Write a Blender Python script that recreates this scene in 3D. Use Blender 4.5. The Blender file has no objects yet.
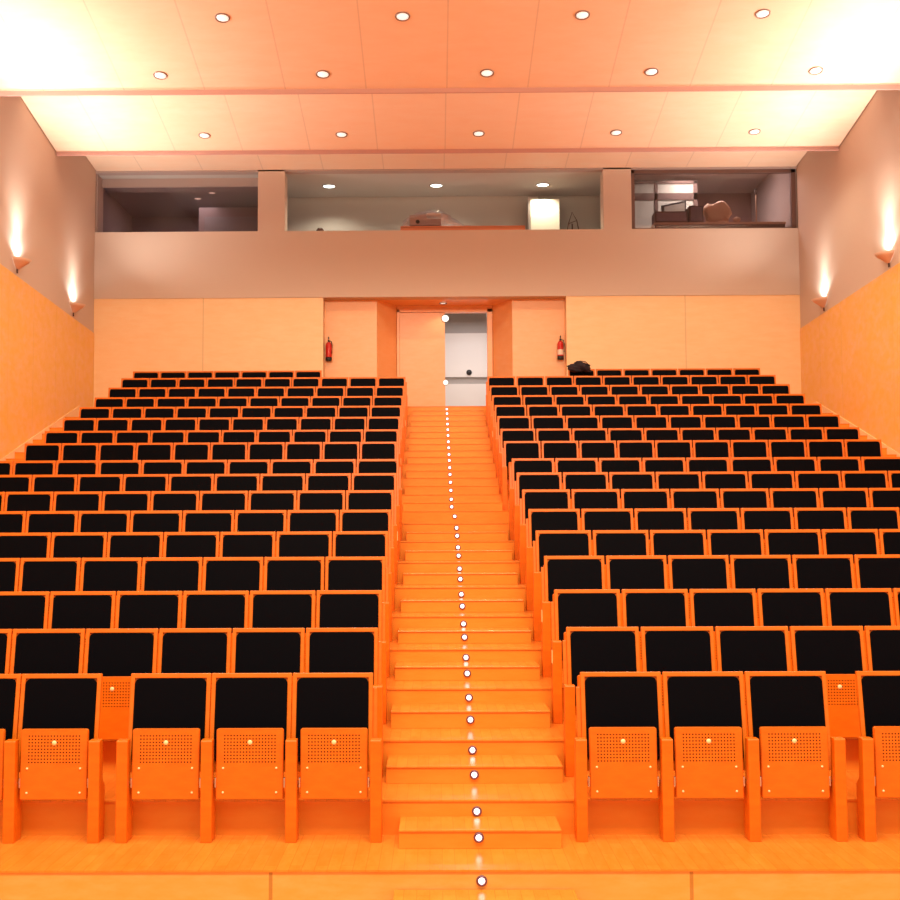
import bpy, bmesh, math, random
from mathutils import Vector, Matrix, Euler
random.seed(7)
S = bpy.context.scene
COL = S.collection
PI = math.pi

# ---------------------------------------------------------------- camera, world, lights, exposure
cam_data = bpy.data.cameras.new('camera')
cam = bpy.data.objects.new('camera', cam_data)
COL.objects.link(cam)
cam_data.sensor_width = 36.0
cam_data.lens = 1218.5 * 0.9983 * 36.0 / 900.0
cam_data.shift_x = 24.12 / 900.0        # the photograph is an off-centre crop
cam_data.clip_start = 0.05
cam_data.clip_end = 200
cam.location = (-0.1199, -8.1990, 1.9816)
TH, YA, RO = 0.06525, -0.00814, -0.00424
fwd = Vector((math.sin(YA) * math.cos(TH), math.cos(YA) * math.cos(TH), math.sin(TH)))
right = Vector((math.cos(YA), -math.sin(YA), 0))
up = right.cross(fwd)
# roll about the viewing axis
r2 = math.cos(RO) * right + math.sin(RO) * up
u2 = -math.sin(RO) * right + math.cos(RO) * up
M = Matrix((( r2.x, u2.x, -fwd.x), (r2.y, u2.y, -fwd.y), (r2.z, u2.z, -fwd.z)))
cam.rotation_euler = M.to_euler()
S.camera = cam

w = bpy.data.worlds.new('world'); S.world = w; w.use_nodes = True
w.node_tree.nodes['Background'].inputs[0].default_value = (1.0, 0.74, 0.50, 1)
w.node_tree.nodes['Background'].inputs[1].default_value = 0.9
S.view_settings.view_transform = 'Standard'
S.view_settings.look = 'None'
S.view_settings.exposure = 0.0
S.view_settings.gamma = 1.0
S.view_settings.use_curve_mapping = False

def area(name, loc, target, sx, sy, power, color):
    d = bpy.data.lights.new(name, 'AREA'); d.shape = 'RECTANGLE'; d.size = sx; d.size_y = sy
    d.energy = power; d.color = color
    o = bpy.data.objects.new(name, d); COL.objects.link(o); o.location = loc
    o.rotation_euler = (Vector(target) - Vector(loc)).to_track_quat('-Z', 'Y').to_euler()
    return o
def spot(name, loc, target, power, color, angle, blend=0.6, radius=0.05):
    d = bpy.data.lights.new(name, 'SPOT'); d.energy = power; d.color = color
    d.spot_size = math.radians(angle); d.spot_blend = blend; d.shadow_soft_size = radius
    o = bpy.data.objects.new(name, d); COL.objects.link(o); o.location = loc
    o.rotation_euler = (Vector(target) - Vector(loc)).to_track_quat('-Z', 'Y').to_euler()
    return o
# stage light hung over the stage, behind the photographer, then an added fill
area('stage_light', (0.1, -6.0, 9.5), (0.1, 6.0, 2.6), 9.0, 2.0, 1330, (1.0, 0.78, 0.52))
area('added_tread_fill', (0.1, -1.5, 9.2), (0.1, 2.5, 0.0), 10.0, 2.0, 350, (1.0, 0.80, 0.56))  # added unseen lamp that brightens the front treads

# ---------------------------------------------------------------- materials
def lin(r, g, b):
    f = lambda c: c / 12.92 if c <= 0.04045 else ((c + 0.055) / 1.055) ** 2.4
    return (f(r / 255), f(g / 255), f(b / 255), 1)
def mat(name, col, rough=0.5, metal=0.0, spec=0.5, emis=None, es=0.0):
    m = bpy.data.materials.new(name); m.use_nodes = True
    b = m.node_tree.nodes['Principled BSDF']
    b.inputs['Base Color'].default_value = (*col[:3], 1)
    b.inputs['Roughness'].default_value = rough
    b.inputs['Metallic'].default_value = metal
    b.inputs['Specular IOR Level'].default_value = spec
    if emis:
        b.inputs['Emission Color'].default_value = (*emis, 1)
        b.inputs['Emission Strength'].default_value = es
    return m
def wood(name, c1, c2, rough=0.4, stretch=(1, 1, 6), scale=3.0, seam=None, planks=None, spec=0.4, blotch=0.35):
    """procedural timber: long grain noise + blotches; seam = (axis, pitch, offset); planks = brick size"""
    m = mat(name, c1, rough, spec=spec)
    nt = m.node_tree; N = nt.nodes; L = nt.links
    b = N['Principled BSDF']
    tc = N.new('ShaderNodeTexCoord')
    mp = N.new('ShaderNodeMapping'); mp.inputs['Scale'].default_value = (1 / stretch[0] * scale, 1 / stretch[1] * scale, 1 / stretch[2] * scale)
    L.new(tc.outputs['Object'], mp.inputs[0])
    n1 = N.new('ShaderNodeTexNoise'); n1.inputs['Scale'].default_value = 4.0; n1.inputs['Detail'].default_value = 6
    n1.inputs['Roughness'].default_value = 0.65
    L.new(mp.outputs[0], n1.inputs['Vector'])
    n2 = N.new('ShaderNodeTexNoise'); n2.inputs['Scale'].default_value = 1.1; n2.inputs['Detail'].default_value = 2
    L.new(mp.outputs[0], n2.inputs['Vector'])
    r1 = N.new('ShaderNodeMapRange'); r1.inputs[1].default_value = 0.35; r1.inputs[2].default_value = 0.65
    L.new(n1.outputs[0], r1.inputs[0])
    mx = N.new('ShaderNodeMix'); mx.data_type = 'RGBA'
    L.new(r1.outputs[0], mx.inputs[0])
    mx.inputs[6].default_value = (*c1[:3], 1); mx.inputs[7].default_value = (*c2[:3], 1)
    r2_ = N.new('ShaderNodeMapRange'); r2_.inputs[1].default_value = 0.3; r2_.inputs[2].default_value = 0.7
    r2_.inputs[3].default_value = 0.0; r2_.inputs[4].default_value = blotch
    L.new(n2.outputs[0], r2_.inputs[0])
    mx2 = N.new('ShaderNodeMix'); mx2.data_type = 'RGBA'
    L.new(r2_.outputs[0], mx2.inputs[0]); L.new(mx.outputs[2], mx2.inputs[6]); mx2.inputs[7].default_value = (*c2[:3], 1)
    out = mx2.outputs[2]
    if seam:
        sep = N.new('ShaderNodeSeparateXYZ'); L.new(tc.outputs['Object'], sep.inputs[0])
        a = N.new('ShaderNodeMath'); a.operation = 'ADD'; a.inputs[1].default_value = 100 * seam[1] - seam[2]
        L.new(sep.outputs[seam[0]], a.inputs[0])
        d = N.new('ShaderNodeMath'); d.operation = 'MODULO'; d.inputs[1].default_value = seam[1]; L.new(a.outputs[0], d.inputs[0])
        lt = N.new('ShaderNodeMath'); lt.operation = 'LESS_THAN'; lt.inputs[1].default_value = 0.022; L.new(d.outputs[0], lt.inputs[0])
        ml = N.new('ShaderNodeMath'); ml.operation = 'MULTIPLY'; ml.inputs[1].default_value = seam[3]; L.new(lt.outputs[0], ml.inputs[0])
        mx3 = N.new('ShaderNodeMix'); mx3.data_type = 'RGBA'
        L.new(ml.outputs[0], mx3.inputs[0]); L.new(out, mx3.inputs[6]); mx3.inputs[7].default_value = (c2[0] * .3, c2[1] * .3, c2[2] * .3, 1)
        out = mx3.outputs[2]
    if planks:
        br = N.new('ShaderNodeTexBrick'); br.inputs['Scale'].default_value = 1.0
        br.inputs['Brick Width'].default_value = planks[0]; br.inputs['Row Height'].default_value = planks[1]
        br.inputs['Mortar Size'].default_value = 0.002
        br.inputs['Color1'].default_value = (1, 1, 1, 1); br.inputs['Color2'].default_value = (0.90, 0.88, 0.84, 1)
        br.inputs['Mortar'].default_value = (0.80, 0.75, 0.68, 1)
        mp2 = N.new('ShaderNodeMapping'); mp2.inputs['Rotation'].default_value = (0, 0, PI / 2); mp2.inputs['Location'].default_value = (0.137, 0.017, 0)
        L.new(tc.outputs['Object'], mp2.inputs[0]); L.new(mp2.outputs[0], br.inputs['Vector'])
        mu = N.new('ShaderNodeMix'); mu.data_type = 'RGBA'; mu.blend_type = 'MULTIPLY'; mu.inputs[0].default_value = 1.0
        L.new(out, mu.inputs[6]); L.new(br.outputs['Color'], mu.inputs[7])
        out = mu.outputs[2]
    L.new(out, b.inputs['Base Color'])
    return m

M_SEAT = wood('seat_beech', (0.80, 0.19, 0.005), (0.74, 0.15, 0.003), 0.38, (3, 3, 1), 5, blotch=0.4)
M_RISER = wood('riser_ply', (0.88, 0.32, 0.035), (0.86, 0.27, 0.02), 0.42, (4, 1, 1), 3)
M_TREAD = wood('parquet', (0.88, 0.325, 0.048), (0.84, 0.27, 0.028), 0.22, (1, 4, 1), 4, planks=(0.5, 0.075), spec=0.5)
M_FRONT = wood('stage_front', (0.94, 0.50, 0.15), (0.92, 0.42, 0.08), 0.35, (3, 1, 1), 4, seam=(0, 2.456, -1.108, 0.6), blotch=0.5)
M_WALL = wood('wall_maple', (0.92, 0.53, 0.29), (0.90, 0.49, 0.09), 0.40, (1, 1.5, 1), 2.0, seam=(1, 1.26, 0.4, 0.12), blotch=0.5)
M_BACK = wood('back_maple', (0.94, 0.65, 0.38), (0.92, 0.59, 0.31), 0.38, (4, 4, 1), 2.2, seam=(0, 2.5, 0.05, 0.3), blotch=0.4)
M_DOORW = wood('door_maple', (0.90, 0.47, 0.22), (0.88, 0.42, 0.17), 0.28, (3, 3, 1), 3)
M_CEIL = wood('ceiling_maple', (0.88, 0.69, 0.55), (0.87, 0.64, 0.48), 0.45, (5, 2, 1), 2.5, seam=(0, 1.262, 0.07, 0.22), blotch=0.4)
M_GREY = mat('grey_plaster', (0.64, 0.51, 0.44), 0.85, spec=0.2)
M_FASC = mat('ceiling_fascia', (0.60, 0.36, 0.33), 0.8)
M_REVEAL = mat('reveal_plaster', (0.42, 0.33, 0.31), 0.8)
M_BOOTH = mat('booth_paint', (0.52, 0.50, 0.49), 0.85)
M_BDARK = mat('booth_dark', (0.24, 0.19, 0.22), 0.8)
M_WHITE = mat('white_plaster', (0.80, 0.76, 0.74), 0.7)
M_PALEGREY = mat('foyer_grey', (0.40, 0.37, 0.36), 0.6)
M_CUSH = mat('black_upholstery', (0.0018, 0.0018, 0.0040), 0.6, spec=0.04)
M_STEEL = mat('brushed_steel', (0.75, 0.70, 0.62), 0.3, 0.9)
M_PEG = mat('cream_peg', (0.95, 0.80, 0.45), 0.35)
M_PLATE = mat('row_plate', (0.95, 0.62, 0.30), 0.35)
M_LED = mat('led_lens', (0.9, 0.9, 0.95), 0.3, emis=(1.0, 0.93, 1.0), es=2.2)
M_BEZEL = mat('led_bezel', (0.20, 0.10, 0.16), 0.35, 0.6)
M_LAMP = mat('downlight_lens', (0.9, 0.9, 0.88), 0.4, emis=(0.92, 1.0, 0.92), es=0.75)
M_LAMPB = mat('booth_lens', (0.9, 0.9, 0.88), 0.4, emis=(0.85, 1.0, 0.9), es=3.0)
M_DOORL = mat('door_lamp_lens', (0.9, 0.9, 0.88), 0.4, emis=(0.9, 1.0, 0.95), es=1.0)
M_RIM = mat('downlight_rim', (0.30, 0.20, 0.17), 0.4, 0.5)
M_SCONCE = mat('sconce_shell', (0.75, 0.48, 0.36), 0.5)
M_BULB = mat('sconce_bulb', (1, 1, 1), 0.4, emis=(0.95, 1.0, 0.97), es=18.0)
M_RED = mat('extinguisher_red', (0.62, 0.02, 0.015), 0.3)
M_BLACK = mat('black_plastic', (0.015, 0.012, 0.014), 0.45)
M_LABEL = mat('paper_label', (0.85, 0.72, 0.62), 0.6)
M_BROWN = mat('brown_case', (0.10, 0.055, 0.045), 0.6)
M_WRAP = mat('kraft_wrap', (0.62, 0.38, 0.24), 0.7)
M_CAB = mat('cabinet_cream', (0.80, 0.80, 0.70), 0.5)
M_GREEN = mat('pale_glass_panel', (0.42, 0.43, 0.38), 0.5)
M_BAG = mat('dark_fabric', (0.016, 0.008, 0.016), 0.8)
M_TABLE = mat('orange_shelf', (0.80, 0.26, 0.12), 0.5)
M_PROJ = mat('projector_grey', (0.42, 0.34, 0.36), 0.4)
def glassy(name, col, fac):
    m = bpy.data.materials.new(name); m.use_nodes = True
    nt = m.node_tree; N = nt.nodes; L = nt.links
    for n in list(N): N.remove(n)
    o = N.new('ShaderNodeOutputMaterial'); t = N.new('ShaderNodeBsdfTransparent'); t.inputs[0].default_value = (*col, 1)
    g = N.new('ShaderNodeBsdfGlossy'); g.inputs['Roughness'].default_value = 0.03
    mx = N.new('ShaderNodeMixShader'); mx.inputs[0].default_value = fac
    L.new(t.outputs[0], mx.inputs[1]); L.new(g.outputs[0], mx.inputs[2]); L.new(mx.outputs[0], o.inputs[0])
    return m
M_GLASS = glassy('booth_glass', (0.82, 0.78, 0.80), 0.07)
M_PLASTIC = glassy('clear_plastic', (0.85, 0.80, 0.84), 0.22)

# ---------------------------------------------------------------- helpers
def bevel_all(bm, w, seg=2):
    bmesh.ops.bevel(bm, geom=list(bm.edges), offset=w, segments=seg, profile=0.5, affect='EDGES')
def add_box(bm, x0, x1, y0, y1, z0, z1, mi=0, bev=0, seg=2):
    t = bmesh.new()
    vs = [t.verts.new(p) for p in ((x0,y0,z0),(x1,y0,z0),(x1,y1,z0),(x0,y1,z0),(x0,y0,z1),(x1,y0,z1),(x1,y1,z1),(x0,y1,z1))]
    for f in ((0,3,2,1),(4,5,6,7),(0,1,5,4),(1,2,6,5),(2,3,7,6),(3,0,4,7)): t.faces.new([vs[i] for i in f])
    if bev: bevel_all(t, bev, seg)
    for f in t.faces: f.material_index = mi
    merge(bm, t)
def merge(bm, t, mtx=None):
    me = bpy.data.meshes.new('tmp'); t.to_mesh(me); t.free()
    if mtx: me.transform(mtx)
    bm.from_mesh(me); bpy.data.meshes.remove(me)
def add_prism(bm, pts, axis, a0, a1, mi=0, bev=0):
    """extrude a closed 2-D outline along an axis; axis 0: pts=(y,z), 1: (x,z), 2: (x,y)"""
    def P(p, a): return {0: (a, p[0], p[1]), 1: (p[0], a, p[1]), 2: (p[0], p[1], a)}[axis]
    t = bmesh.new()
    A = [t.verts.new(P(p, a0)) for p in pts]; B = [t.verts.new(P(p, a1)) for p in pts]
    n = len(pts)
    t.faces.new(A); t.faces.new(B[::-1])
    for i in range(n): t.faces.new((A[i], B[i], B[(i+1) % n], A[(i+1) % n]))
    bmesh.ops.recalc_face_normals(t, faces=t.faces)
    if bev: bevel_all(t, bev, 2)
    for f in t.faces: f.material_index = mi
    merge(bm, t)
def add_lathe(bm, prof, mtx=None, seg=24, mi=0, arc=2 * PI):
    """revolve (r,z) profile about z"""
    t = bmesh.new(); full = abs(arc - 2 * PI) < 1e-6
    rings = []
    cnt = seg if full else seg + 1
    for r, z in prof:
        if r < 1e-6: v = t.verts.new((0, 0, z)); rings.append([v] * cnt)
        else: rings.append([t.verts.new((r * math.cos(arc * i / seg), r * math.sin(arc * i / seg), z)) for i in range(cnt)])
    for a, b in zip(rings, rings[1:]):
        for i in range(seg):
            j = (i + 1) % cnt
            q = []
            for v in (a[i], a[j], b[j], b[i]):
                if v not in q: q.append(v)
            if len(q) > 2: t.faces.new(q)
    bmesh.ops.recalc_face_normals(t, faces=t.faces)
    for f in t.faces: f.material_index = mi; f.smooth = True
    merge(bm, t, mtx)
def add_tube(bm, pts, r, seg=8, mi=0):
    t = bmesh.new(); pts = [Vector(p) for p in pts]; rings = []
    for i, p in enumerate(pts):
        d = (pts[min(i+1, len(pts)-1)] - pts[max(i-1, 0)]).normalized()
        q = d.to_track_quat('Z', 'Y')
        rings.append([t.verts.new(p + q @ Vector((r * math.cos(2*PI*k/seg), r * math.sin(2*PI*k/seg), 0))) for k in range(seg)])
    for a, b in zip(rings, rings[1:]):
        for k in range(seg): t.faces.new((a[k], a[(k+1) % seg], b[(k+1) % seg], b[k]))
    t.faces.new(rings[0]); t.faces.new(rings[-1][::-1])
    bmesh.ops.recalc_face_normals(t, faces=t.faces)
    for f in t.faces: f.material_index = mi; f.smooth = True
    merge(bm, t)
def obj(name, bm, mats, parent=None, loc=None):
    me = bpy.data.meshes.new(name); bm.to_mesh(me); bm.free()
    for m in (mats if isinstance(mats, (list, tuple)) else [mats]): me.materials.append(m)
    o = bpy.data.objects.new(name, me); COL.objects.link(o)
    if parent: o.parent = parent
    if loc: o.location = loc
    return o
def tag(o, label, cat, group=None, kind=None):
    if label: o['label'] = label
    if cat: o['category'] = cat
    if group: o['group'] = group
    if kind: o['kind'] = kind
    return o
def struct(name, bm, mats, label=None):
    o = obj(name, bm, mats); o['kind'] = 'structure'
    if label: o['label'] = label
    return o
def empty(name, loc):
    o = bpy.data.objects.new(name, None); COL.objects.link(o); o.location = loc; o.empty_display_size = 0.1
    return o
def box_struct(name, b, m, label=None, bev=0):
    bm = bmesh.new(); add_box(bm, *b, bev=bev); return struct(name, bm, m, label)
ORD = 'first second third fourth fifth sixth seventh eighth ninth tenth eleventh twelfth thirteenth fourteenth fifteenth sixteenth seventeenth eighteenth nineteenth twentieth'.split()
ORD += ['twenty-' + x for x in ORD[:9]] + ['thirtieth'] + ['thirty-' + x for x in ORD[:9]] + ['fortieth']

# ---------------------------------------------------------------- tiers (floor levels) and walls
XL, XR, YB = -7.2, 7.42, 16.8
T = [0, .226, .458, .712, .937, 1.16, 1.392, 1.624, 1.845, 2.235, 2.49, 2.77, 3.04, 3.305, 3.585, 3.87, 4.15]
YROW = [0.9 * k for k in range(9)] + [9.5575 + 0.9 * (k - 9) for k in range(9, 16)] + [16.08]
YR = [-0.96] + [-0.15 + 0.9 * (k - 1) for k in range(1, 9)] + [8.50 + 0.9 * (k - 9) for k in range(9, 17)]   # riser face of each tier
def tier(y0, y1, z, zb, x0=XL, x1=XR, front=M_RISER):
    bm = bmesh.new()
    add_box(bm, x0, x1, y0 + 0.012, y1, zb, z - 0.013, 0)
    add_box(bm, x0, x1, y0 + .002, y1, z - 0.012, z, 1)
    return struct('floor', bm, [front, M_TREAD])
box_struct('floor', (XL, XR, -14, -0.93, -0.5, -0.225), M_TREAD)
tier(YR[0], YR[1] + 0.02, 0, -0.45, front=M_FRONT)
for k in range(1, 9):
    tier(YR[k], (YR[k + 1] if k < 8 else 7.05) + 0.02, T[k], T[k] - 0.55)
tier(7.05, YR[9] + 0.02, 2.06, 1.5)                      # cross aisle
for k in range(9, 17):
    tier(YR[k], (YR[k + 1] + 0.02) if k < 16 else YB, T[k], T[k] - 0.6)
tier(15.70, YB, 4.41, 4.15, -2.30, 2.44)               # landing before the doors
box_struct('floor', (-1.6, 1.75, YB, 18.5, 4.0, 4.41), M_TREAD)

# side walls: maple below a sloping line, grey plaster above
zl0, zl1 = 6.88, 6.075   # border height at Y=0-ish and at the back wall
def border(Y, side): 
    a, b = ((6.335, 6.075) if side < 0 else (6.275, 6.09)); return b + (a - b) * (YB - Y) / (YB - 11.3)
for side, X in ((-1, XL), (1, XR)):
    nm = 'left' if side < 0 else 'right'
    bm = bmesh.new()
    add_prism(bm, [(-3, -0.5), (YB, -0.5), (YB, border(YB, side)), (-3, border(-3, side))], 0, X, X + side * 0.25)
    struct('wall_' + nm, bm, M_WALL, 'maple panelled %s side wall' % nm)
    bm = bmesh.new()
    add_prism(bm, [(-3, border(-3, side)), (YB, border(YB, side)), (YB, 11), (-3, 11)], 0, X + side * 0.015, X + side * 0.25)
    struct('wall_' + nm, bm, M_GREY, 'grey upper part of the %s side wall' % nm)
    # sloping skirting of the side stairs
    bm = bmesh.new()
    s0, s1 = (8.5, 2.24), (15.8, 4.47)
    add_prism(bm, [(s0[0], s0[1] - 1.5), (YB, 3.4), (YB, s1[1]), s1, s0], 0, X + side * 0.01, X - side * 0.018)
    struct('trim_%d' % (1 if side < 0 else 2), bm, M_BACK)
    # flush door in the side wall near the cross aisle
    bm = bmesh.new(); add_box(bm, X - side * 0.012, X + side * 0.01, 11.0, 12.15, 2.9, 4.005)
    struct('door_%d' % (2 if side < 0 else 3), bm, M_WALL)

# back wall: maple panels low, grey parapet, openings of the booth
for nm, b, m in (
    ('wall_back', (XL - .2, -2.441, YB, YB + 0.3, 3.9, 6.80), M_BACK),
    ('wall_back', (2.598, XR + .2, YB, YB + 0.3, 3.9, 6.80), M_BACK),
    ('wall_back', (-2.441, -1.344, YB + 0.30, YB + 0.55, 3.9, 6.80), M_DOORW),
    ('wall_back', (1.497, 2.598, YB + 0.30, YB + 0.55, 3.9, 6.80), M_DOORW),
    ('wall_back', (XL - .2, XR + .2, YB - 0.02, YB + 0.30, 6.80, 8.20), M_GREY),
    ('wall_back', (-3.81, -3.25, YB - 0.02, YB + 0.45, 8.20, 9.60), M_GREY),
    ('wall_back', (3.40, 3.98, YB - 0.02, YB + 0.45, 8.20, 9.60), M_GREY),
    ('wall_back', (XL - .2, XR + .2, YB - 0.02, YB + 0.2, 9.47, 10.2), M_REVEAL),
    ('ceiling', (-2.441, 2.598, YB + 0.30, 18.5, 6.80, 6.95), M_DOORW),
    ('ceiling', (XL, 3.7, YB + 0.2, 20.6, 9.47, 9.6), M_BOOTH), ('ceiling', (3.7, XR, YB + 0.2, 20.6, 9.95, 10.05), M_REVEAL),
    ('ceiling', (XL - .3, XR + .3, -3, 21, 11.0, 11.1), M_GREY),
    ('floor', (XL, XR, YB + 0.3, 20.6, 7.3, 7.6), M_BOOTH),
):
    box_struct(nm, b, m)
# splayed cheeks of the door recess and the wall above and beside the doors
for sgn, xa, xb in ((-1, -1.344, -0.945), (1, 1.497, 1.11)):
    bm = bmesh.new()
    add_prism(bm, [(xa, YB + 0.32), (xb, 17.8), (xb, 18.1), (xa + sgn * 0.15, 18.1), (xa + sgn * 0.15, YB + 0.32)], 2, 4.0, 6.8)
    struct('wall_back', bm, M_DOORW)
bm = bmesh.new()
add_box(bm, -0.945, 1.11, 17.78, 17.95, 6.70, 6.80)
add_box(bm, -0.945, -0.89, 17.76, 17.95, 4.41, 6.72, bev=.004); add_box(bm, 1.00, 1.11, 17.76, 17.95, 4.41, 6.72, bev=.004)
add_box(bm, -0.945, 1.11, 17.76, 17.95, 6.655, 6.72, bev=.004)
struct('trim_3', bm, M_DOORW, 'door frame at the top of the stairs')
bm = bmesh.new(); add_box(bm, -0.89, 0.09, 17.80, 17.85, 4.42, 6.65, bev=.004)
d1 = struct('door_1', bm, M_DOORW, 'closed maple leaf of the double door')
for z, r in ((6.52, 0.075), (5.13, 0.055)):  # two round discs at the leaf edge, given a white glow
    bm = bmesh.new()
    add_lathe(bm, [(0, .03), (r * .8, .028), (r, .012), (r, 0)], Matrix.Translation((0.10, 17.80, z)) @ Matrix.Rotation(PI / 2, 4, 'X'), 20, 0)
    add_lathe(bm, [(r, .014), (r * 1.14, .01), (r * 1.14, 0)], Matrix.Translation((0.10, 17.80, z)) @ Matrix.Rotation(PI / 2, 4, 'X'), 20, 1)
    obj('door_disc', bm, [M_DOORL, M_BLACK], d1)['label'] = 'round white glowing disc on the edge of the door leaf'
# foyer beyond the open leaf
for nm, b, m in (
    ('floor', (-3, 4, 18.5, 24.3, 4.2, 4.405), M_WHITE), ('wall_foyer', (-3, 4, 22.0, 22.2, 5.95, 6.88), M_WHITE),
    ('wall_foyer', (-3, 4, 22.0, 22.2, 6.88, 9.2), M_PALEGREY), ('wall_foyer', (-3, 4, 21.96, 22.2, 4.4, 5.60), M_WHITE),
    ('wall_foyer', (-3, 4, 21.99, 22.2, 5.60, 5.77), M_PALEGREY), ('wall_foyer', (-3, 4, 21.93, 22.2, 5.77, 5.95), M_WHITE),
    ('wall_foyer', (-3.2, -3, 18.1, 22.2, 4.4, 7.5), M_WHITE), ('wall_foyer', (4, 4.2, 18.1, 22.2, 4.4, 7.5), M_WHITE)):
    box_struct(nm, b, m)
bm = bmesh.new(); add_lathe(bm, [(0, .05), (.05, .045), (.07, .02), (.07, 0)], Matrix.Translation((0.72, 21.93, 5.88)) @ Matrix.Rotation(PI / 2, 4, 'X'))
tag(obj('round_knob', bm, M_BLACK), 'small dark round knob on the white foyer ledge beyond the open door', 'knob')
fl = bpy.data.lights.new('foyer_light', 'AREA'); fl.energy = 60; fl.size = 1.6; fl.color = (1, .93, .9)
flo = bpy.data.objects.new('foyer_light', fl); COL.objects.link(flo); flo.location = (0.8, 20.3, 7.2)

# ---------------------------------------------------------------- ceiling panels (sawtooth slabs)
def ceil_panel(Y0, Z0, Y1, Z1, th=0.09):
    bm = bmesh.new()
    add_prism(bm, [(Y0, Z0), (Y1, Z1), (Y1, Z1 + th), (Y0, Z0 + th)], 0, XL + 0.002, XR - 0.002)
    bm.faces.ensure_lookup_table()
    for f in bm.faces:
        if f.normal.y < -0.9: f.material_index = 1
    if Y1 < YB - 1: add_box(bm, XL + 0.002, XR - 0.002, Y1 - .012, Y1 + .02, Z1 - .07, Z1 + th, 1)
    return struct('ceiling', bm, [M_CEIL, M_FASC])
ceil_panel(12.13, 9.41, 14.13, 9.07)
ceil_panel(15.90, 9.58, YB - 0.02, 9.50)
ceil_panel(7.3, 9.477, 10.4, 8.857)
ceil_panel(3.2, 9.0, 6.0, 8.45)
# ceiling downlights: three staggered rows
def downlight(x, y, z, slope, label, r=0.085, lens=M_LAMP, group='ceiling downlights', power=135):
    o = empty('ceiling_downlight', (x, y, z)); o.rotation_euler = (math.atan(slope), 0, 0)
    bm = bmesh.new(); add_lathe(bm, [(r, 0), (r + .004, -.012), (r + .02, -.014), (r + .024, 0)], None, 24)
    obj('rim', bm, M_RIM, o)
    bm = bmesh.new(); add_lathe(bm, [(0, -.008), (r, -.006), (r, .0)], None, 24)
    obj('lens', bm, lens, o)
    tag(o, label, 'ceiling light', group)
    if power:
        spot('lamp', (x, y, z - 0.05), (x, y, 0), power, (1, .86, .62), 140)
PL = {'P2': (12.13, 9.41, -0.17), 'P1': (10.4, 8.857, -0.2)}
rows = (('P2', 13.53, (-4.31, -1.81, 0.69, 3.19, 5.70), 'rear'), ('P1', 9.98, (-4.31, -1.82, 0.69, 3.20, 5.70), 'middle'), ('P1', 8.56, (-3.11, -0.56, 1.98, 4.52), 'front'))
for pn, Y, xs, rn in rows:
    y0, z0, s = PL[pn]
    for i, x in enumerate(xs):
        downlight(x, Y, z0 + s * (Y - y0), s, 'round recessed downlight in the wooden ceiling, %s row, %s from the left' % (rn, ORD[i]))
for i, x in enumerate((-2.42, -0.08, 2.24)):
    downlight(x, 17.9, 9.468, 0, 'bright round downlight in the central booth window, %s from the left' % ORD[i], 0.13, M_LAMPB, 'booth downlights', 75)

downlight(0.05, 17.45, 6.79, 0, 'small downlight in the soffit over the door recess', 0.06, M_LAMP, None, 8)
# wall sconces: half-cone bowls throwing light up the wall
def sconce(side, Y, z, label, power=680):
    X = XL if side < 0 else XR
    z -= 0.05
    o = empty('wall_sconce', (X + side * 0.0, Y, z))
    bm = bmesh.new()
    R = Matrix.Rotation(-PI / 2 if side < 0 else PI / 2, 4, 'Z')
    add_lathe(bm, [(.012, .0), (.09, .05), (.19, .12), (.24, .17), (.228, .172), (.18, .13), (.08, .062), (.0, .02)], R, 20, 0, PI)
    obj('bowl', bm, M_SCONCE, o)
    bm = bmesh.new(); add_box(bm, min(-side * .02, 0), max(-side * .02, 0), -.02, .02, -0.06, 0.03, bev=.004)
    obj('bracket', bm, M_BROWN, o)
    bm = bmesh.new(); add_lathe(bm, [(0, .10), (.022, .09), (.026, .06), (.015, .03), (0, .02)], Matrix.Translation((-side * .12, 0, .085)), 14)
    obj('bulb', bm, M_BULB, o)
    tag(o, label, 'wall lamp', 'uplighting wall sconces')
    spot('lamp', (X - side * 0.125, Y, z + 0.19), (X - side * 0.06, Y, z + 1.2), 38, (.95, 1, .92), 150, 0.5, 0.03)
    spot('lamp', (X - side * 0.13, Y, z + 0.19), (X - side * 2.0, Y, z + 2.9), power, (1, .92, .78), 118, 1.0, 0.05)
sconce(-1, 15.3, 6.28, 'half-bowl wall sconce glowing upward, left wall, beside the back corner', 330)
sconce(-1, 12.1, 6.45, 'half-bowl wall sconce glowing upward, left wall, at the picture edge')
sconce(1, 15.2, 6.28, 'half-bowl wall sconce glowing upward, right wall, beside the back corner', 330)
sconce(1, 11.8, 6.40, 'half-bowl wall sconce glowing upward, right wall, at the picture edge')
sconce(-1, 8.9, 6.60, 'half-bowl wall sconce on the left wall, nearest the stage')
sconce(1, 8.6, 6.55, 'half-bowl wall sconce on the right wall, nearest the stage')

# ---------------------------------------------------------------- central stairs: box steps and riser lights
LX = 0.136
def step_box(x0, x1, y0, y1, z0, z1, label, group):
    o = empty('step_box', ((x0 + x1) / 2, (y0 + y1) / 2, z0)); cx, cy = o.location.x, o.location.y
    bm = bmesh.new(); add_box(bm, x0 - cx, x1 - cx, y0 - cy + .010, y1 - cy, 0, z1 - z0 - .013, bev=.002, seg=1)
    obj('body', bm, M_RISER, o)
    bm = bmesh.new(); add_box(bm, x0 - cx, x1 - cx, y0 - cy, y1 - cy, z1 - z0 - .013, z1 - z0, bev=.003)
    obj('tread', bm, M_TREAD, o)
    tag(o, label, 'step', group)
lights = []   # (y, z) of each riser light
lights.append((-0.955, -0.065))
steps = [(-0.39, 0.657, -1.45, -0.962, -0.225, -0.112)]
steps.append((-0.377, 0.632, -0.50, YR[1] + .01, 0, .118)); lights.append((-0.50, 0.07))
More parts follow.
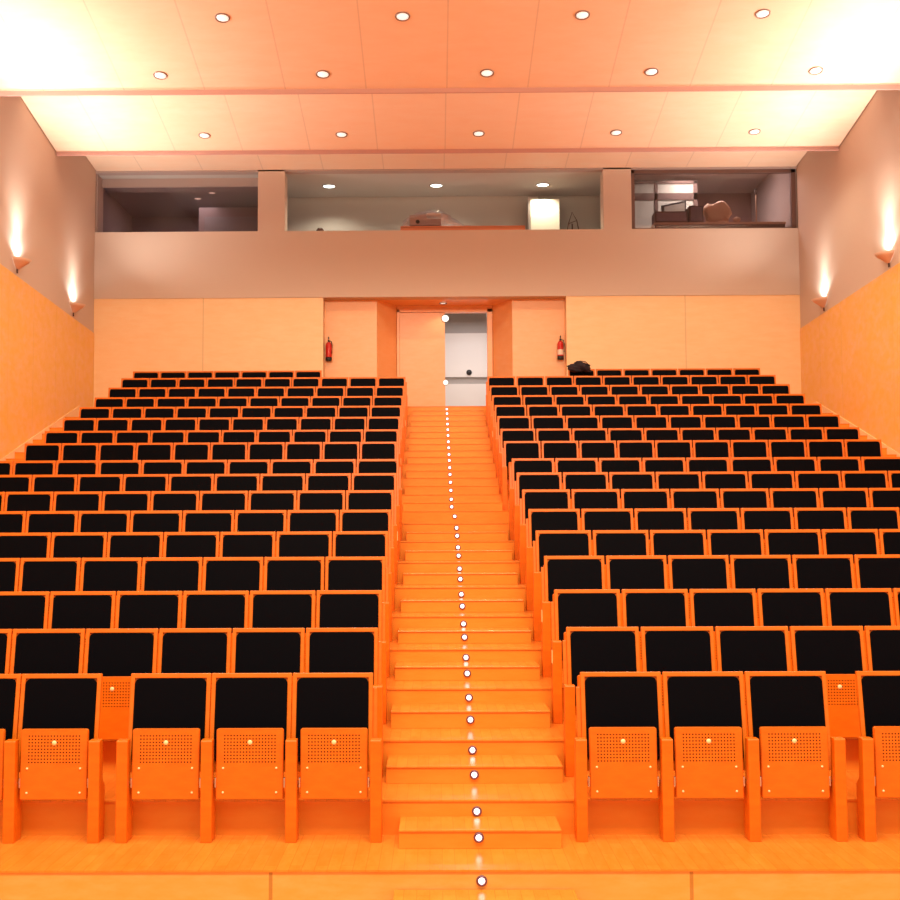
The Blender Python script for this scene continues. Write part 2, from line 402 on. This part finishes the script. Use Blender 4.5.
for k in range(1, 17):
    h = T[k] - (2.06 if k == 9 else T[k - 1])
    lights.append((YR[k], T[k] - min(.075, h * .45)))
    if k == 8:
        steps.append((-0.50, 0.735, 6.66, 7.055, T[8], T[8] + .105)); lights.append((6.66, T[8] + .058)); lights.append((7.05, 2.0))
    elif k < 8:
        t = T[k]; h = T[k + 1] - t
        steps.append((-0.49, 0.73, YR[k + 1] - .40, YR[k + 1] + .01, t, t + h * .52)); lights.append((YR[k + 1] - .40, t + h * .26))
    elif k < 16:
        t = T[k]; h = T[k + 1] - t
        steps.append((-0.60, 0.80, YR[k + 1] - .42, YR[k + 1] + .01, t, t + h * .5)); lights.append((YR[k + 1] - .42, t + h * .25))
    else:
        steps.append((-0.58, 0.80, 15.26, 15.71, T[16], T[16] + .135)); lights.append((15.26, T[16] + .07)); lights.append((15.70, 4.35))
for i, s in enumerate(steps):
    s = (s[0] + .016, s[1] + .018) + tuple(s[2:])
    step_box(*s, 'wooden box step on the central stairs, %s from the bottom' % ORD[i], 'box steps of the central stairs')
lights.sort()
for i, (y, z) in enumerate(lights):
    o = empty('step_light', (LX - (0.0 if i < 20 else 0.035), y, z))
    R = Matrix.Rotation(PI / 2, 4, 'X')
    bm = bmesh.new(); add_lathe(bm, [(.021, .0), (.021, .007), (.031, .006), (.033, -.002)], R, 16); obj('bezel', bm, M_BEZEL, o)
    bm = bmesh.new(); add_lathe(bm, [(0, .006), (.014, .005), (.019, .002), (.0195, -.001)], R, 16); obj('lens', bm, M_LED, o)
    tag(o, 'small round white light in the stair risers, %s from the bottom' % ORD[i], 'step light', 'lights down the central stairs')
# half steps beside the side walls
for side in (-1, 1):
    nm = 'left' if side < 0 else 'right'
    n = 0
    for k in range(9, 15):
        t = T[k]; h = T[k + 1] - t
        xa, xb = (XL + .02, -6.45) if side < 0 else (6.68, XR - .02)
        step_box(xa, xb, YR[k + 1] - .42, YR[k + 1] + .01, t, t + h * .5, 'wooden box step by the %s wall, %s up from the cross aisle' % (nm, ORD[n]), 'box steps beside the side walls')
        n += 1

# ---------------------------------------------------------------- tip-up seats
Z_B0, Z_B1, Y_B0, Y_B1 = 0.40, 1.029, -0.105, 0.0
def lean(z): return Y_B0 + (Y_B1 - Y_B0) * (z - Z_B0) / (Z_B1 - Z_B0)
ANG = math.atan2(Y_B1 - Y_B0, Z_B1 - Z_B0)
def rounded(x0, x1, z0, z1, r, n=5, bottom=True):
    pts = []
    for cx, cz, a0 in ((x1 - r, z1 - r, 0), (x0 + r, z1 - r, PI / 2)):
        pts += [(cx + r * math.cos(a0 + PI / 2 * i / n), cz + r * math.sin(a0 + PI / 2 * i / n)) for i in range(n + 1)]
    if bottom:
        for cx, cz, a0 in ((x0 + r, z0 + r, PI), (x1 - r, z0 + r, 1.5 * PI)):
            pts += [(cx + r * math.cos(a0 + PI / 2 * i / n), cz + r * math.sin(a0 + PI / 2 * i / n)) for i in range(n + 1)]
    else: pts += [(x0, z0), (x1, z0)]
    return pts
LEAN = Matrix.Translation((0, Y_B0, Z_B0)) @ Matrix.Rotation(-ANG, 4, 'X')
LEN = math.hypot(Y_B1 - Y_B0, Z_B1 - Z_B0)
W = 0.267
def back_frame_bm():
    bm = bmesh.new()
    t = bmesh.new(); add_box(t, -W, W, 0.0, 0.016, 0, LEN, 0, .003, 1)                          # shell
    merge(bm, t, LEAN)
    t = bmesh.new()
    add_box(t, -W, -W + .028, -.016, 0.002, 0, LEN, 0, .004); add_box(t, W - .028, W, -.016, 0.002, 0, LEN, 0, .004)
    add_box(t, -W + .02, W - .02, -.0155, 0.002, LEN - .032, LEN - .0005, 0, .004)
    merge(bm, t, LEAN)
    return bm
def cushion_bm():
    bm = bmesh.new(); t = bmesh.new()
    add_prism(t, rounded(-W + .030, W - .030, .06, LEN - .034, .034), 1, -.022, 0.001, 0, .004)
    merge(bm, t, LEAN)
    return bm
# folded seat: underside faces the stage
SW, SZ0, SZ1, SY = 0.2115, 0.267, 0.705, -0.30
def seat_pan_bm():
    bm = bmesh.new()
    cols, rws = 17, 9
    x0, x1 = -SW, SW
    px = 0.0202; pz = 0.0208; hx = 0.0085
    z_top = 0.452
    # grid lines of the punched sheet
    gx = [x0]
    for i in range(cols):
        c = (i - (cols - 1) / 2) * px
        gx += [c - hx / 2, c + hx / 2]
    gx += [x1]
    zc = [SZ1 - SZ0 - .040 - j * pz for j in range(rws)]
    gz = [0.0]
    for c in zc[::-1]: gz += [c - hx / 2, c + hx / 2]
    gz += [SZ1 - SZ0]
    t = bmesh.new()
    V = [[t.verts.new((x, 0, z)) for x in gx] for z in gz]
    for j in range(len(gz) - 1):
        for i in range(len(gx) - 1):
            hole = (j % 2 == 1) and (i % 2 == 1)
            q = (V[j][i], V[j][i + 1], V[j + 1][i + 1], V[j + 1][i])
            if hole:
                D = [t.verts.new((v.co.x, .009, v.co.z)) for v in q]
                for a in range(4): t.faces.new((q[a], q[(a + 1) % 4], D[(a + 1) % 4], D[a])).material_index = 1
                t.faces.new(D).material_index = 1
            else: t.faces.new(q)
    # rounded rim and body behind the sheet
    merge(bm, t)
    t = bmesh.new(); add_prism(t, rounded(-SW - .004, SW + .004, -.004, SZ1 - SZ0 + .004, .014), 1, .0015, .030, 0, .003); 
    # remove the front face so that the punched sheet shows
    t.faces.ensure_lookup_table()
    big = min(t.faces, key=lambda f: (round(f.calc_center_median().y, 4), -f.calc_area()))
    t.faces.remove(big)
    merge(bm, t)
    bm.transform(Matrix.Translation((0, SY, SZ0)) @ Matrix.Rotation(-0.03, 4, 'X'))
    return bm
def seat_cushion_bm():
    bm = bmesh.new(); t = bmesh.new()
    add_prism(t, rounded(-SW + .004, SW - .004, .012, SZ1 - SZ0 - .008, .025), 1, .030, .070, 0, .008)
    merge(bm, t, Matrix.Translation((0, SY, SZ0)) @ Matrix.Rotation(-0.03, 4, 'X'))
    return bm
def screw_bm(r):
    bm = bmesh.new(); add_lathe(bm, [(0, .006), (r * .7, .005), (r, .001), (r, -.002)], Matrix.Rotation(PI / 2, 4, 'X'), 12); return bm
def side_bm():
    """upright panel: front board with softened top, and the slim rear post carrying the backs"""
    bm = bmesh.new()
    add_prism(bm, [(-.34, 0), (-.34, .636), (-.334, .643), (-.262, .643), (-.258, .44), (-.25, .38), (-.20, .34), (-.20, 0)], 0, -.036, .036, 0, .004)
    return bm
mesh = {}
def M_of(key, bm, mats):
    me = bpy.data.meshes.new(key); bm.to_mesh(me); bm.free()
    for m in mats: me.materials.append(m)
    mesh[key] = me
M_DARKHOLE = mat('painted_hole_shade', (0.10, 0.012, 0.004), 0.9)  # darker colour stands in for shade inside the punched holes
M_of('back_frame', back_frame_bm(), [M_SEAT]); M_of('back_cushion', cushion_bm(), [M_CUSH])
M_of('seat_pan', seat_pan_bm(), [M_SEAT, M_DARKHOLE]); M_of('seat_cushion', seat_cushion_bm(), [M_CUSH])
bm = bmesh.new(); add_prism(bm, [(lean(.42) + .002, .42), (lean(.42) + .05, .42), (lean(.93) + .04, .93), (lean(.93) + .006, .93)], 0, -.013, .013, 0, .002)
M_of('back_support', bm, [M_SEAT]); M_of('side_panel', side_bm(), [M_SEAT]); M_of('screw', screw_bm(.0075), [M_PEG]); M_of('peg', screw_bm(.016), [M_PEG])
bm = bmesh.new(); add_tube(bm, [(-.016, 0, 0), (.014, 0, 0)], .011, 10); add_box(bm, -.006, .006, -.02, .02, -.03, .03, bev=.003)
M_of('hinge', bm, [M_STEEL])
bm = bmesh.new(); add_box(bm, -.003, .003, -.03, .03, -.05, .05, bev=.001); M_of('row_plate', bm, [M_PLATE])
def part(name, key, parent, loc=(0, 0, 0)):
    o = bpy.data.objects.new(name, mesh[key]); COL.objects.link(o); o.parent = parent; o.location = loc; return o
def make_seat(sgn, detail):
    r = empty('auditorium_seat', (0, 0, 0))
    part('backrest', 'back_frame', r); part('backrest_cushion', 'back_cushion', r)
    pan = part('seat_pan', 'seat_pan', r); part('seat_cushion', 'seat_cushion', r)
    part('side_panel', 'side_panel', r, (sgn * .272, 0, 0))
    if detail:
        R = Matrix.Translation((0, SY, SZ0)) @ Matrix.Rotation(-0.03, 4, 'X')
        part('peg', 'peg', pan, R @ Vector((0, -.001, SZ1 - SZ0 - .084)))
        for x in (-.171, .171):
            for z in (.193, .040): part('screw', 'screw', pan, R @ Vector((x, -.001, z)))
        for x in (-.221, .221): part('hinge', 'hinge', pan, (x, -.27, .365))
    return r
def seat_at(sgn, detail, loc, label, aisle_end=False, pitch=.544, frame_off=0.0, plate=False):
    r = make_seat(sgn, detail); r.location = loc
    for c in r.children:
        n = c.name.split('.')[0]
        if n in ('backrest', 'backrest_cushion'): c.location.x = sgn * frame_off
        if n == 'side_panel': c.location.x = sgn * pitch / 2
    if aisle_end:
        a = part('side_panel', 'side_panel', r, (-sgn * pitch / 2, 0, 0))
        if abs(loc[0]) < 1.4: part('back_support', 'back_support', r, (-sgn * (W + .014) + sgn * frame_off, 0, 0))
        if plate: part('row_plate', 'row_plate', a, (-sgn * .039, -.31, .52))
    tag(r, label, 'seat', 'tip-up auditorium seats')
    return r
seats = []
def side_word(s): return 'left' if s < 0 else 'right'
def block(k, sgn, x_aisle, pitch, n, frame_off=0.0, plate=False):
    """row k of one block; x_aisle = centre of the aisle upright"""
    for j in range(n):
        cx = x_aisle + sgn * pitch * (j + .5)
        gap = 0
        if k == 0 and j >= 3: cx += sgn * .179
        lab = 'black-cushioned wooden tip-up seat, %s row from front, %s seat %s of stairs' % (ORD[k], ORD[j], side_word(sgn))
        seats.append((sgn, k < 1 or (k == 1 and j in (3, 4)), (cx, YROW[k], T[k]), lab, j == 0 or (k == 0 and j == 3), pitch, frame_off + (.012 if k == 0 and j >= 3 else 0), plate and j == 0))
for sgn in (-1, 1):
    block(0, sgn, -.512 if sgn < 0 else .798, .5405 if sgn < 0 else .5475, 5 if sgn < 0 else 4, .030)
    for k in range(1, 9):
        D = 8.2 + .9 * k
        lim = (.359 * D + .12) if sgn < 0 else (.381 * D - .12)
        xa, p = (min(.580, .545 + .010 * (k - 1)), .545) if sgn < 0 else (.828, .552)
        n = min(10, math.ceil((lim - xa) / p + .15))
        block(k, sgn, sgn * xa, p, n, .004, k in ((3, 2) if sgn > 0 else (6,)))
    for k in range(9, 16):
        block(k, sgn, -.686 if sgn < 0 else .866, .5465 if sgn < 0 else .552, 10, .0, k in ((10, 13) if sgn < 0 else (12,)))
    # short back row of seven, stopping before the landing
    for j in range(7):
        x = -2.40 - .544 * (j + .5) if sgn < 0 else 2.535 + .551 * (j + .5)
        lab = 'black-cushioned wooden tip-up seat, topmost back row, %s from the %s wall' % (ORD[6 - j], side_word(sgn))
        seats.append((sgn, False, (x, YROW[16], T[16] + .0), lab, j == 0, .544, 0.0, False))
for s in seats: seat_at(*s)
print('SEATS', len(seats))

# ---------------------------------------------------------------- fire extinguishers
def extinguisher(x, y, z, label, white):
    o = empty('fire_extinguisher', (x, y, z))
    bm = bmesh.new(); add_lathe(bm, [(0, .07), (.062, .07), (.065, .085), (.065, .33), (.05, .375), (.02, .40), (0, .40)], None, 20)
    obj('cylinder', bm, M_RED, o)
    bm = bmesh.new(); add_lathe(bm, [(0, 0), (.06, 0), (.067, .02), (.067, .075), (0, .075)], None, 20); obj('base_ring', bm, M_BLACK, o)
    bm = bmesh.new(); add_lathe(bm, [(0, .40), (.018, .40), (.018, .43), (0, .43)], None, 10)
    add_box(bm, -.012, .012, -.05, .02, .43, .44, bev=.002); add_box(bm, -.010, .010, -.06, .02, .455, .50, bev=.003)
    obj('valve', bm, M_BLACK, o)
    bm = bmesh.new(); add_tube(bm, [(0.01, -.02, .42), (.06, -.05, .40), (.075, -.055, .32), (.07, -.05, .15)], .010); obj('hose', bm, M_BLACK, o)
    bm = bmesh.new(); add_box(bm, -.02, .02, .06, .10, .25, .29); obj('bracket', bm, M_BLACK, o)
    if white:
        bm = bmesh.new(); add_lathe(bm, [(.0662, .10), (.0662, .21)], Matrix.Rotation(PI * 1.06, 4, 'Z'), 14, 0, PI * .9); obj('label_sheet', bm, M_LABEL, o)
    tag(o, label, 'fire extinguisher', 'fire extinguishers')
extinguisher(-2.345, 17.00, 5.50, 'red fire extinguisher hung left of the doors, hose in front', False)
extinguisher(2.49, 17.00, 5.50, 'red fire extinguisher with a white label hung right of the doors', True)

# dark bag lying on the top edge of a back-row seat
bm = bmesh.new()
bmesh.ops.create_icosphere(bm, subdivisions=4, radius=1)
for v in bm.verts:
    n = v.co.normalized()
    k = 1 + .16 * math.sin(5 * n.x + 3 * n.z) + .10 * math.sin(9 * n.x - 4 * n.y + 2) + .07 * math.sin(13 * n.z + 7 * n.x)
    v.co = Vector((n.x * .235 * k, n.y * .10 * k, n.z * .11 * k + .03 * (n.x < 0.4)))
    if v.co.z < -.07: v.co.z = -.07 - (v.co.z + .07) * .1
for f in bm.faces: f.smooth = True
bag = empty('bag', (2.78, 15.93, 5.17))
obj('body', bm, M_BAG, bag)
bm = bmesh.new(); add_tube(bm, [(-.10, -.06, .09), (-.02, -.09, .14), (.08, -.08, .13), (.17, -.05, .05)], .009); obj('strap', bm, M_BAG, bag)
tag(bag, 'crumpled dark bag lying on the backrest edge of a back-row seat', 'bag')

# ---------------------------------------------------------------- control booth behind the parapet
for nm, b, m in (
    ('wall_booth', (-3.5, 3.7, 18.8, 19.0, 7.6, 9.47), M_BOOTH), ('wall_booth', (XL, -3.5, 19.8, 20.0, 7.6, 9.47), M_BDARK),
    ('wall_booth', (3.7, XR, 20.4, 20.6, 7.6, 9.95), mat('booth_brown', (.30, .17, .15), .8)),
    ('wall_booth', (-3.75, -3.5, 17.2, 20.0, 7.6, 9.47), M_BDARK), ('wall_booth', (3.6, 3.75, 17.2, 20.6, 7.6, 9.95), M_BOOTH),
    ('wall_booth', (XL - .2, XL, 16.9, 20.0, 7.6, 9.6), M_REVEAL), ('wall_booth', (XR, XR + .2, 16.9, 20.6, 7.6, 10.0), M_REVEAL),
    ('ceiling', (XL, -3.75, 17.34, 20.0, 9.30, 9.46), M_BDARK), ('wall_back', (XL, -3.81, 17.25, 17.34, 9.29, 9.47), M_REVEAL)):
    box_struct(nm, b, m)
# glass panes
for n, (x0, x1, yy, z1) in enumerate(((-7.19, -3.81, 17.30, 9.30), (4.06, 7.33, 16.90, 9.40))):
    bm = bmesh.new(); add_box(bm, x0, x1, yy, yy + .008, 8.2, z1)
    g = struct('window_%d' % (n + 1), bm, M_GLASS, 'glass pane of the control booth')
bm = bmesh.new()
add_box(bm, 3.98, 4.06, 16.86, 16.95, 8.2, 9.47); add_box(bm, 7.33, 7.42, 16.86, 16.95, 8.2, 9.47)
add_box(bm, 3.98, 7.42, 16.86, 16.95, 9.40, 9.47); add_box(bm, 3.98, 7.42, 16.86, 16.95, 8.20, 8.235)
struct('window_3', bm, mat('window_frame_dark', (.16, .085, .07), .5), 'dark frame of the right booth window')
# left bay contents
lt = empty('partition_screen', (-4.45, 18.6, 7.6))
bm = bmesh.new(); add_box(bm, -.95, .68, 0, .06, 0, 1.60, bev=.004); obj('panel', bm, M_REVEAL, lt)
bm = bmesh.new(); add_box(bm, -.82, .68, -.03, .01, 0, 1.38, bev=.004); obj('leaf', bm, M_PALEGREY, lt)
tag(lt, 'pale door-like partition standing in the dark left booth window', 'partition')
for i, (x, y, z) in enumerate(((-5.35, 18.2, 9.298), (-4.95, 17.75, 9.298))):  # glowing discs imitate ceiling lights mirrored in the pane, no lamps here
    downlight(x, y, z, 0, 'dim disc imitating a ceiling-light reflection in the left booth window, %s from the left' % ORD[i], 0.07, mat('reflection_glow', (.9, .7, .6), .4, emis=(1, .62, .48), es=.9), 'left booth painted reflections', 0)
# centre bay: shelf, wrapped projector, cabinet, wall box, stand, dome
bm = bmesh.new(); add_box(bm, -.84, 1.78, 17.02, 17.45, 8.31, 8.35, bev=.005); add_box(bm, -.84, 1.78, 17.02, 17.06, 8.205, 8.33, bev=.004)
tag(obj('long_shelf', bm, M_TABLE), 'long orange shelf on the sill of the central booth window', 'shelf')
pj = empty('projector', (-.28, 17.2, 8.352))
bm = bmesh.new(); add_box(bm, -.38, .30, -.14, .16, .02, .17, bev=.02, seg=3); add_box(bm, -.38, .0, -.12, .14, .16, .26, bev=.025, seg=3); obj('body', bm, M_PROJ, pj)
bm = bmesh.new(); add_box(bm, -.02, .30, -.10, .12, .24, .30, bev=.02, seg=3); obj('top_cover', bm, M_WHITE, pj)
bm = bmesh.new(); add_lathe(bm, [(0, .03), (.035, .03), (.045, .0), (.045, -.03)], Matrix.Translation((-.2, -.14, .10)) @ Matrix.Rotation(PI / 2, 4, 'X')); obj('lens', bm, M_BLACK, pj)
for x in (-.3, .22):
    bm = bmesh.new(); add_lathe(bm, [(0, 0), (.02, 0), (.016, .03), (0, .03)], Matrix.Translation((x, -.08, 0)), 10); obj('foot', bm, M_BLACK, pj)
tag(pj, 'grey projector standing on the long orange shelf of the central booth window', 'projector')
bm = bmesh.new()
bmesh.ops.create_grid(bm, x_segments=40, y_segments=16, size=1)
for v in bm.verts:
    x, y = v.co.x, v.co.y
    hh = .36 * max(0, 1 - abs(x + .15) ** 2.2) * max(0.02, 1 - abs(y) ** 3)
    v.co = Vector((x * .72 + .22, y * .20, hh * (1 if x < .4 else .8) + .012 * math.sin(17 * x + 5 * y) + .012))
for f in bm.faces: f.smooth = True
o = obj('plastic_sheet', bm, M_PLASTIC); o.location = (-.30, 17.22, 8.357)
tag(o, 'crinkled clear plastic sheet draped over the projector and shelf', 'plastic sheet')
cb = empty('equipment_cabinet', (2.29, 18.4, 7.6))
bm = bmesh.new(); add_box(bm, -.34, .34, -.15, .25, 0, 1.64, bev=.01); obj('body', bm, M_BOOTH, cb)
bm = bmesh.new(); add_box(bm, -.30, .34, -.18, -.151, .05, 1.64, bev=.006); obj('door', bm, M_CAB, cb)
tag(cb, 'tall pale cabinet standing in the central booth window', 'cabinet')
eb = empty('wall_box', (2.09, 18.795, 9.37))
bm = bmesh.new(); add_box(bm, -.11, .11, -.07, 0.01, -.07, .07, bev=.01); obj('body', bm, M_WHITE, eb)
bm = bmesh.new(); add_box(bm, -.10, .10, -.05, .01, -.10, -.065, bev=.005); obj('visor', bm, M_BROWN, eb)
tag(eb, 'small white box mounted on the booth wall above the cabinet', 'wall box')
bm = bmesh.new(); add_lathe(bm, [(0, .12), (.05, .11), (.085, .06), (.09, 0), (0, 0)], Matrix.Translation((-2.53, 17.0, 8.2)), 18)
tag(obj('dome_cap', bm, M_BROWN), 'small dark dome on the sill, left end of the central booth window', 'dome')
bm = bmesh.new()
add_tube(bm, [(2.68, 17.3, 8.2), (2.72, 17.3, 8.45), (2.80, 17.3, 8.70), (2.90, 17.3, 8.52), (2.96, 17.3, 8.2)], .012)
add_tube(bm, [(2.72, 17.3, 8.45), (2.90, 17.3, 8.52)], .008); add_tube(bm, [(2.82, 17.34, 7.6), (2.80, 17.3, 8.45)], .018)
tag(obj('wire_stand', bm, M_BROWN), 'thin dark wire stand behind the sill, right of the pale cabinet', 'stand')
# right bay: desk, mixers, monitor, wrapped bundle, mic stand, glazed screen
dk = empty('control_desk', (5.95, 17.6, 7.6))
bm = bmesh.new(); add_box(bm, -1.4, 1.4, -.25, .4, .83, .88, bev=.006); obj('desk_top', bm, M_WRAP, dk)
bm = bmesh.new(); add_box(bm, -1.38, 1.38, -.24, -.21, .2, .83); obj('front_panel', bm, M_BROWN, dk)
for x in (-1.3, 1.3):
    bm = bmesh.new(); add_box(bm, x - .03, x + .03, -.2, .35, 0, .83); obj('leg', bm, M_BROWN, dk)
tag(dk, 'long wooden control desk behind the right booth window', 'desk')
for x0, x1, z1, lab in ((4.57, 5.26, 8.72, 'low dark equipment case at the left end of the control desk'), (5.30, 5.60, 8.84, 'taller dark equipment case beside the wrapped bundle on the desk')):
    e = empty('equipment_case', ((x0 + x1) / 2, 17.5, 8.482)); hw = (x1 - x0) / 2
    bm = bmesh.new(); add_box(bm, -hw, hw, -.15, .25, 0, z1 - 8.482, bev=.008); obj('body', bm, M_BROWN, e)
    bm = bmesh.new(); add_box(bm, -hw + .03, hw - .03, -.162, -.149, .03, z1 - 8.482 - .03, bev=.004); obj('front_panel', bm, M_BDARK, e)
    tag(e, lab, 'equipment case')
mo = empty('monitor', (5.10, 17.95, 8.482))
mo.rotation_euler = (0, 0, .35)
bm = bmesh.new(); add_prism(bm, [(-.30, .20), (.30, .26), (.30, .66), (-.30, .50)], 1, 0, .05, 0, .005); obj('casing', bm, M_BLACK, mo)
bm = bmesh.new(); add_prism(bm, [(-.25, .24), (.26, .29), (.26, .61), (-.25, .47)], 1, -.008, .002); obj('screen', bm, M_GREEN, mo)
bm = bmesh.new(); add_box(bm, -.03, .03, .01, .05, 0, .3); add_box(bm, -.12, .12, -.06, .12, 0, .015); obj('stand', bm, M_BLACK, mo)
tag(mo, 'dark-framed tilted monitor standing behind the low equipment case', 'monitor')
bm = bmesh.new(); bmesh.ops.create_icosphere(bm, subdivisions=3, radius=1)
for v in bm.verts:
    n = v.co.normalized(); m_ = max(abs(n.x), abs(n.z), abs(n.y)) ** .55
    v.co = Vector((n.x * .29 / m_ * (1 + .12 * math.sin(6 * n.z + 1)), n.y * .16 / m_, n.z * .22 / m_ + .04 * math.sin(5 * n.x) + .235))
o = obj('wrapped_bundle', bm, M_WRAP); o.location = (5.95, 17.62, 8.515)
tag(o, 'crumpled brown paper-wrapped bundle on the control desk', 'bundle')
bm = bmesh.new(); bmesh.ops.create_icosphere(bm, subdivisions=3, radius=.08)
for v in bm.verts: v.co.z = v.co.z * .7 + .06
o = obj('paper_ball', bm, M_WRAP); o.location = (6.32, 17.4, 8.482)
tag(o, 'small crumpled paper ball right of the wrapped bundle', 'paper')
ms = empty('microphone_stand', (6.76, 17.5, 8.482))
bm = bmesh.new(); add_lathe(bm, [(0, 0), (.07, 0), (.07, .015), (.01, .03), (0, .03)]); obj('base', bm, M_BROWN, ms)
bm = bmesh.new(); add_tube(bm, [(0, 0, .02), (0, 0, .62)], .012); obj('pole', bm, M_WRAP, ms)
bm = bmesh.new(); add_lathe(bm, [(0, .74), (.02, .73), (.026, .69), (.016, .62), (0, .60)]); obj('microphone', bm, M_BROWN, ms)
tag(ms, 'slim microphone stand at the right end of the control desk', 'stand')
gs = empty('glazed_screen', (5.0, 18.8, 7.6))
bm = bmesh.new()
for b in ((-.78, -.66, 2.2), (-.17, -.09, 2.2), (.71, .80, 2.2)): add_box(bm, b[0], b[1], 0, .06, 0, b[2], bev=.004)
add_box(bm, -.78, .80, 0, .06, 1.76, 1.92, bev=.004); add_box(bm, -.78, .80, 0, .06, 2.13, 2.199, bev=.004)
obj('screen_frame', bm, M_BROWN, gs)
for b in ((-.66, -.17, .9, 1.76), (-.66, -.17, 1.92, 2.13), (-.09, .71, 1.92, 2.13), (-.09, .71, .9, 1.76)):
    bm = bmesh.new(); add_box(bm, b[0], b[1], .02, .04, b[2], b[3]); obj('pane', bm, M_GREEN, gs)
tag(gs, 'glazed partition screen with pale panes behind the control desk', 'screen')
wb = bpy.data.lights.new('booth_light', 'AREA'); wb.energy = 95; wb.size = 1.2; wb.color = (1, .85, .75)
wbo = bpy.data.objects.new('booth_light', wb); COL.objects.link(wbo); wbo.location = (5.8, 18.2, 9.9)
wl = bpy.data.lights.new('left_booth_fill', 'AREA'); wl.energy = 14; wl.size = 1.2; wl.color = (1, .8, .8)  # added unseen lamp that lifts the dark left bay
wlo = bpy.data.objects.new('left_booth_fill', wl); COL.objects.link(wlo); wlo.location = (-5.6, 18.4, 9.25)
